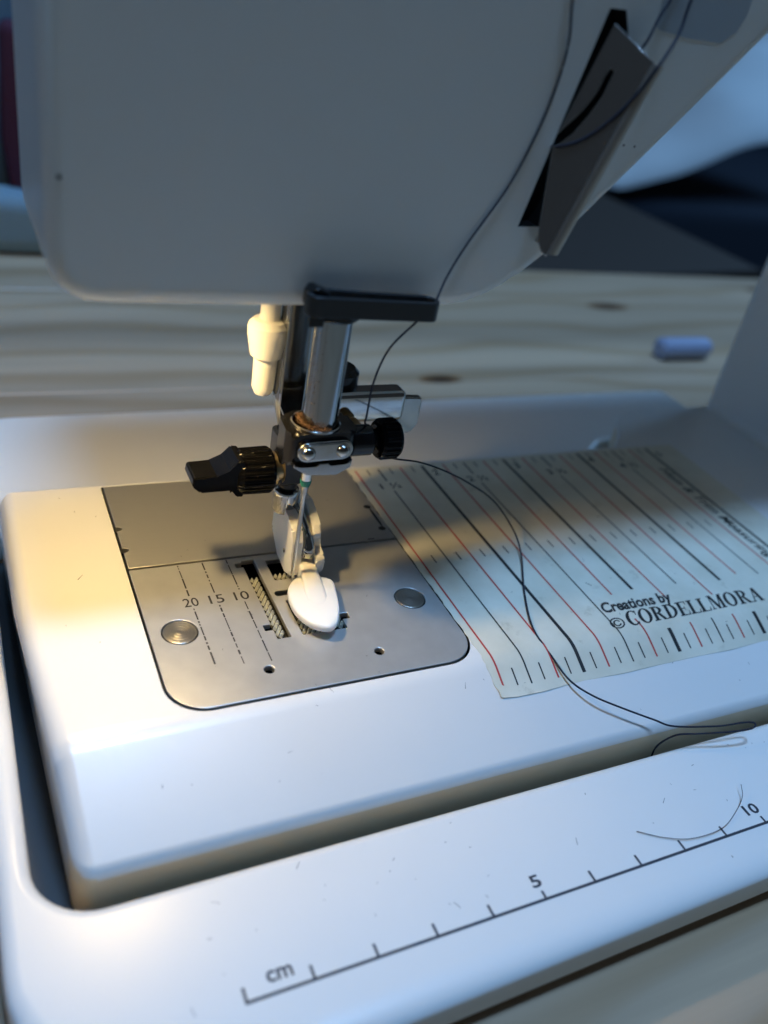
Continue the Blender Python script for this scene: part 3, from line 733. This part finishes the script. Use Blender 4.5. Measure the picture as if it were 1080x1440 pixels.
# serif capitals drawn stroke by stroke
CAP = 4.3; SH = .34
def glyphs(word, x0, y0, cap, adv, bm):
    lay = [0]
    def poly(pts):
        lay[0] += 1
        vs = []
        for (u, w_) in pts:
            X = x + (u+SH*w_)*cap; Y = y0+w_*cap
            vs.append(V(bm, (X, Y, zst(Y)+.0006*(lay[0] % 9))))
        bm.faces.new(vs)
    def bar(u0, u1, w0, w1): poly([(u0, w0), (u1, w0), (u1, w1), (u0, w1)])
    def diag(u0, u1, w0, w1, t): poly([(u0, w0), (u0+t, w0), (u1+t, w1), (u1, w1)])
    def arc(cx, cy, ro, ri, sx, a0, a1, n=14):
        # outer ellipse ro, inner ri (shifted sx)
        P = []
        for i in range(n+1):
            a = R(a0+(a1-a0)*i/n)
            P.append(((cx+ro[0]*math.cos(a), cy+ro[1]*math.sin(a)), (cx+sx+ri[0]*math.cos(a), cy+ri[1]*math.sin(a))))
        for p, q_ in zip(P, P[1:]): poly([p[0], q_[0], q_[1], p[1]])
    x = x0
    for ch in word:
        if ch == ' ': x += adv*.45*cap; continue
        w = {'M': 1.0, 'O': .86, 'C': .78, 'D': .84, 'R': .82, 'E': .72, 'L': .68, 'A': .84}[ch]
        if ch == 'C':
            arc(.42, .5, (.41, .53), (.22, .45), .03, 45, 318); bar(.66, .72, .66, .98); bar(.66, .72, .02, .22)
        elif ch == 'O': arc(.42, .5, (.42, .53), (.21, .45), 0, 0, 360, 22)
        elif ch in 'RDEL':
            bar(.09, .29, 0, 1); bar(0, .38, 0, .075); bar(0, .38, .925, 1)
            if ch == 'D': arc(.26, .5, (.55, .5), (.34, .425), 0, -90, 90)
            if ch == 'R':
                arc(.28, .73, (.41, .27), (.21, .195), 0, -90, 90); diag(.60, .32, 0, .48, .2); bar(.58, .86, 0, .06)
            if ch in 'EL': bar(.2, .66, 0, .06); poly([(.60, 0), (.68, 0), (.70, .27), (.66, .27)])
            if ch == 'E': bar(.2, .64, .94, 1); poly([(.58, 1), (.66, 1), (.66, .75), (.62, .75)]); bar(.2, .50, .48, .54); bar(.47, .51, .38, .64)
        elif ch == 'M':
            bar(.09, .15, 0, 1); diag(.44, .08, 0, 1, .19); diag(.46, .76, 0, 1, .08); bar(.74, .93, 0, 1); bar(0, .26, 0, .06); bar(.66, 1.0, 0, .06); bar(0, .2, .94, 1); bar(.78, 1.0, .94, 1)
        elif ch == 'A':
            diag(.10, .38, 0, 1, .07); diag(.57, .33, 0, 1, .21); bar(.2, .66, .32, .38); bar(0, .26, 0, .06); bar(.52, .84, 0, .06)
        x += (w+.04)*adv*cap
    return x
bm = bmesh.new(); xe = glyphs('CORDELL', 67.0, -33.35, CAP, .985, bm); glyphs('MORA', 91.3, -33.2, CAP*1.03, 1.02, bm)
finish('maker_name', bm, INK, ST, smooth=False)
text('copyright_sign', '©', 4.4, (64.8, -31.9), 0, INK, ST, bold=.04, zf=zst, shear=.2, width=3.9)

# ================================================================== THREADS
pts = [(27.3, -12.45, 118), (28.2, -12.4, 108.5), (29.3, -12.4, 103.4), (29.2, -12.4, 97.7), (27.8, -12.4, 90.6), (24.8, -12.4, 82.0), (19.8, -12.5, 73.2), (16.6, -13.4, 67.6), (14.0, -15.4, 63.4), (12.6, -13.6, 60.0), (9.6, -11.6, 54.4), (8.1, -11.0, 48.1), (8.3, -10.2, 41.0), (9.6, -7.5, 38.2), (11.9, -4.9, 35.0), (12.6, -4.6, 32.0), (14.6, -5.2, 30.0),
       (17.6, -6.6, 29.4), (27.6, -.2, 24), (37.6, 5.0, 18), (47.2, 7.9, 12), (54.7, 6.9, 7), (57.3, .4, 3), (55.8, -6.6, 1.0), (49.4, -18.3, .6), (44.7, -29.1, .5), (44.8, -37.0, -.7), (46.0, -42.0, -2.3),
       (49.0, -46.2, -3.2), (54.1, -49.7, -4.4), (60.1, -52.8, -6.0), (64.8, -54.6, -7.4), (74.9, -56.7, -8.0), (81.2, -57.4, -8.0), (83.6, -58.2, -8.0), (82.0, -59.2, -8.0), (77.0, -58.6, -8.2), (70, -56.7, -8.8), (66.0, -54.9, -10), (63.3, -54.1, -13), (63.4, -53.9, -17), (64, -54.1, -24)]
tag(tube('sewing_thread', pts, .19, THREAD, None, 8, 8), 'long dark navy thread running from the head through the guide and over the measuring sticker', 'thread')
tag(tube('tension_thread', [(47.6, -12.6, 118), (45.6, -12.8, 111.5), (43.9, -13.2, 108.4), (42.0, -14.0, 104.6), (40.0, -12.6, 100.0), (38, -12.6, 95)], .24, THREAD, None, 8, 6), 'dark thread going down behind the top edge of the chrome cutter plate', 'thread')
tag(tube('hooked_thread', [(50.4, -12.8, 118), (48.7, -13.4, 111.5), (47.0, -15.0, 107.0), tuple(CP3(1.0, 31.6, .5)), tuple(CP3(.2, 26.7, .55)), tuple(CP3(-1.55, 21.6, .5)), tuple(CP3(-4.07, 17.5, .5)), tuple(CP3(-6.6, 15.3, .5)), tuple(CP3(-8.4, 14.6, -.5))], .24, THREAD, None, 8, 6), 'dark thread crossing the face of the chrome cutter plate to its hook', 'thread')
tag(tube('loose_hair', [(45.0, -69.9, -12.5), (49.2, -72.6, -12.4), (54.3, -74.4, -12.3), (61.4, -74.4, -12.3), (66.9, -72.3, -12.2), (70.4, -70.2, -11.8), (71.6, -68.2, -11.0)], .07, HAIR, None, 6, 6), 'thin grey hair curling on the white extension table above the ruler', 'hair')

# ================================================================== BACKGROUND
# small pale object on the pine table at the right
WB = lathe('white_tube', [(3, 0), (5, 1.5), (5, 28), (4, 30)], (149, -19), mat('pale_plastic', (.28, .32, .45), .4), None, 'x', 24)
for v in WB.data.vertices: pass
WB.location.x += .236
tag(WB, 'small pale tube lying on the pine table behind the machine', 'tube')
# pale bedding on a dark couch
CO = thing('dark_couch', 'dark navy couch in the blurred background at upper right', 'couch', (1700, 1900, -770))
box('couch_base', 900, 3400, 1500, 2600, -770, -260, NAVY, CO, 40)
box('couch_back', 900, 3400, 2600, 2900, -770, 200, NAVY, CO, 50)
def cloth(name, x0, x1, y0, y1, zfun, mt, label, cat, nx=40, ny=24, th=20):
    bm = bmesh.new(); g = [[V(bm, (x0+(x1-x0)*i/nx, y0+(y1-y0)*j/ny, zfun(i/nx, j/ny))) for j in range(ny+1)] for i in range(nx+1)]
    for i in range(nx):
        for j in range(ny): bm.faces.new((g[i][j], g[i+1][j], g[i+1][j+1], g[i][j+1]))
    e = bmesh.ops.extrude_face_region(bm, geom=bm.faces[:])
    for v in e['geom']:
        if isinstance(v, bmesh.types.BMVert): v.co.z -= th
    o = finish(name, bm, mt, None, angle=80); tag(o, label, cat); return o
from mathutils import noise as MN
def zc(u, v):
    n = MN.noise(Vector((u*4.2, v*3, 0)))*60+MN.noise(Vector((u*9, v*6, 4)))*25
    fold = -70*math.exp(-((v-.55-.25*u)/.10)**2)
    X = 1000+1300*u; return -208+max(0, X-1330)*.33+150*math.sin(min(1, v*1.5)*PI/2)**.7+(n+fold)*math.sin(PI*min(1, v*.9+.1))
bk = cloth('blanket', 1000, 2300, 1480, 2300, zc, CLOTH, 'pale blue blanket in soft folds heaped on the dark couch at upper right', 'blanket', nx=60, ny=40)
# folded cloths standing at the far left
def fold(name, mt, x0, x1, y0, y1, z0, z1, label, cat):
    bm = bmesh.new(); bm_box(bm, x0, x1, y0, y1, z0, z1, min(x1-x0, y1-y0)*.4, 5); o = finish(name, bm, mt, None); tag(o, label, cat); return o
def drape(name, mt, x0, x1, y0, y1, z0, z1, amp, label, cat, seed):
    bm = bmesh.new(); bm_box(bm, x0, x1, y0, y1, z0, z1, min(x1-x0, y1-y0)*.3, 4)
    bmesh.ops.subdivide_edges(bm, edges=bm.edges[:], cuts=3, use_grid_fill=True)
    for v in bm.verts:
        k = min(1, (v.co.z-z0)/12); v.co += MN.noise_vector(Vector((v.co.x*.05+seed, v.co.y*.05, v.co.z*.03)))*amp*k
    o = finish(name, bm, mt, None, angle=80); tag(o, label, cat); return o
drape('blue_cloth', BLUEC, -150, 30, 304, 360, -23.9, 108, 6, 'grey-blue cloth pile at the far left edge behind the machine head', 'cloth', 2)
drape('red_cloth', REDC, -29, -10, 286, 300, -23.9, 62, 3, 'dark red cloth peeking out left of the machine head', 'cloth', 5)
drape('pale_cloth', PALEC, -110, -8, 262, 284, -23.9, 1, 3.5, 'pale blue-grey folded cloth at the far left below the red cloth', 'cloth', 8)

# stray dust and fibres
bm = bmesh.new(); rnd = random.Random(21)
for i in range(110):
    if i < 60: x, y = rnd.uniform(-46, 120), rnd.uniform(-50, 34); z = zf(y)+.03
    else: x, y = rnd.uniform(-50, 120), rnd.uniform(-80, -58); z = -12.68
    if -30 < x < 30 and y > -34: z = .45
    if x > 29 and y > -43: z = zf(y)+.16
    l = rnd.choice((.12, .15, .2, .3, .7)); a = rnd.uniform(0, PI); c, d = math.cos(a)*l, math.sin(a)*l; b = rnd.uniform(-.2, .2)*l
    sl = (zf(y+d)-zf(y-d))/2 if i < 60 else 0
    bm_tube(bm, [Vector((x-c, y-d, z-sl)), Vector((x+b, y+b, z+.05)), Vector((x+c, y+d, z+sl))], rnd.uniform(.025, .05), 4)
tag(finish('dust_fibres', bm, HAIR, None, smooth=False), 'tiny dark dust specks and fibres scattered over the white bed and table', kind='stuff')
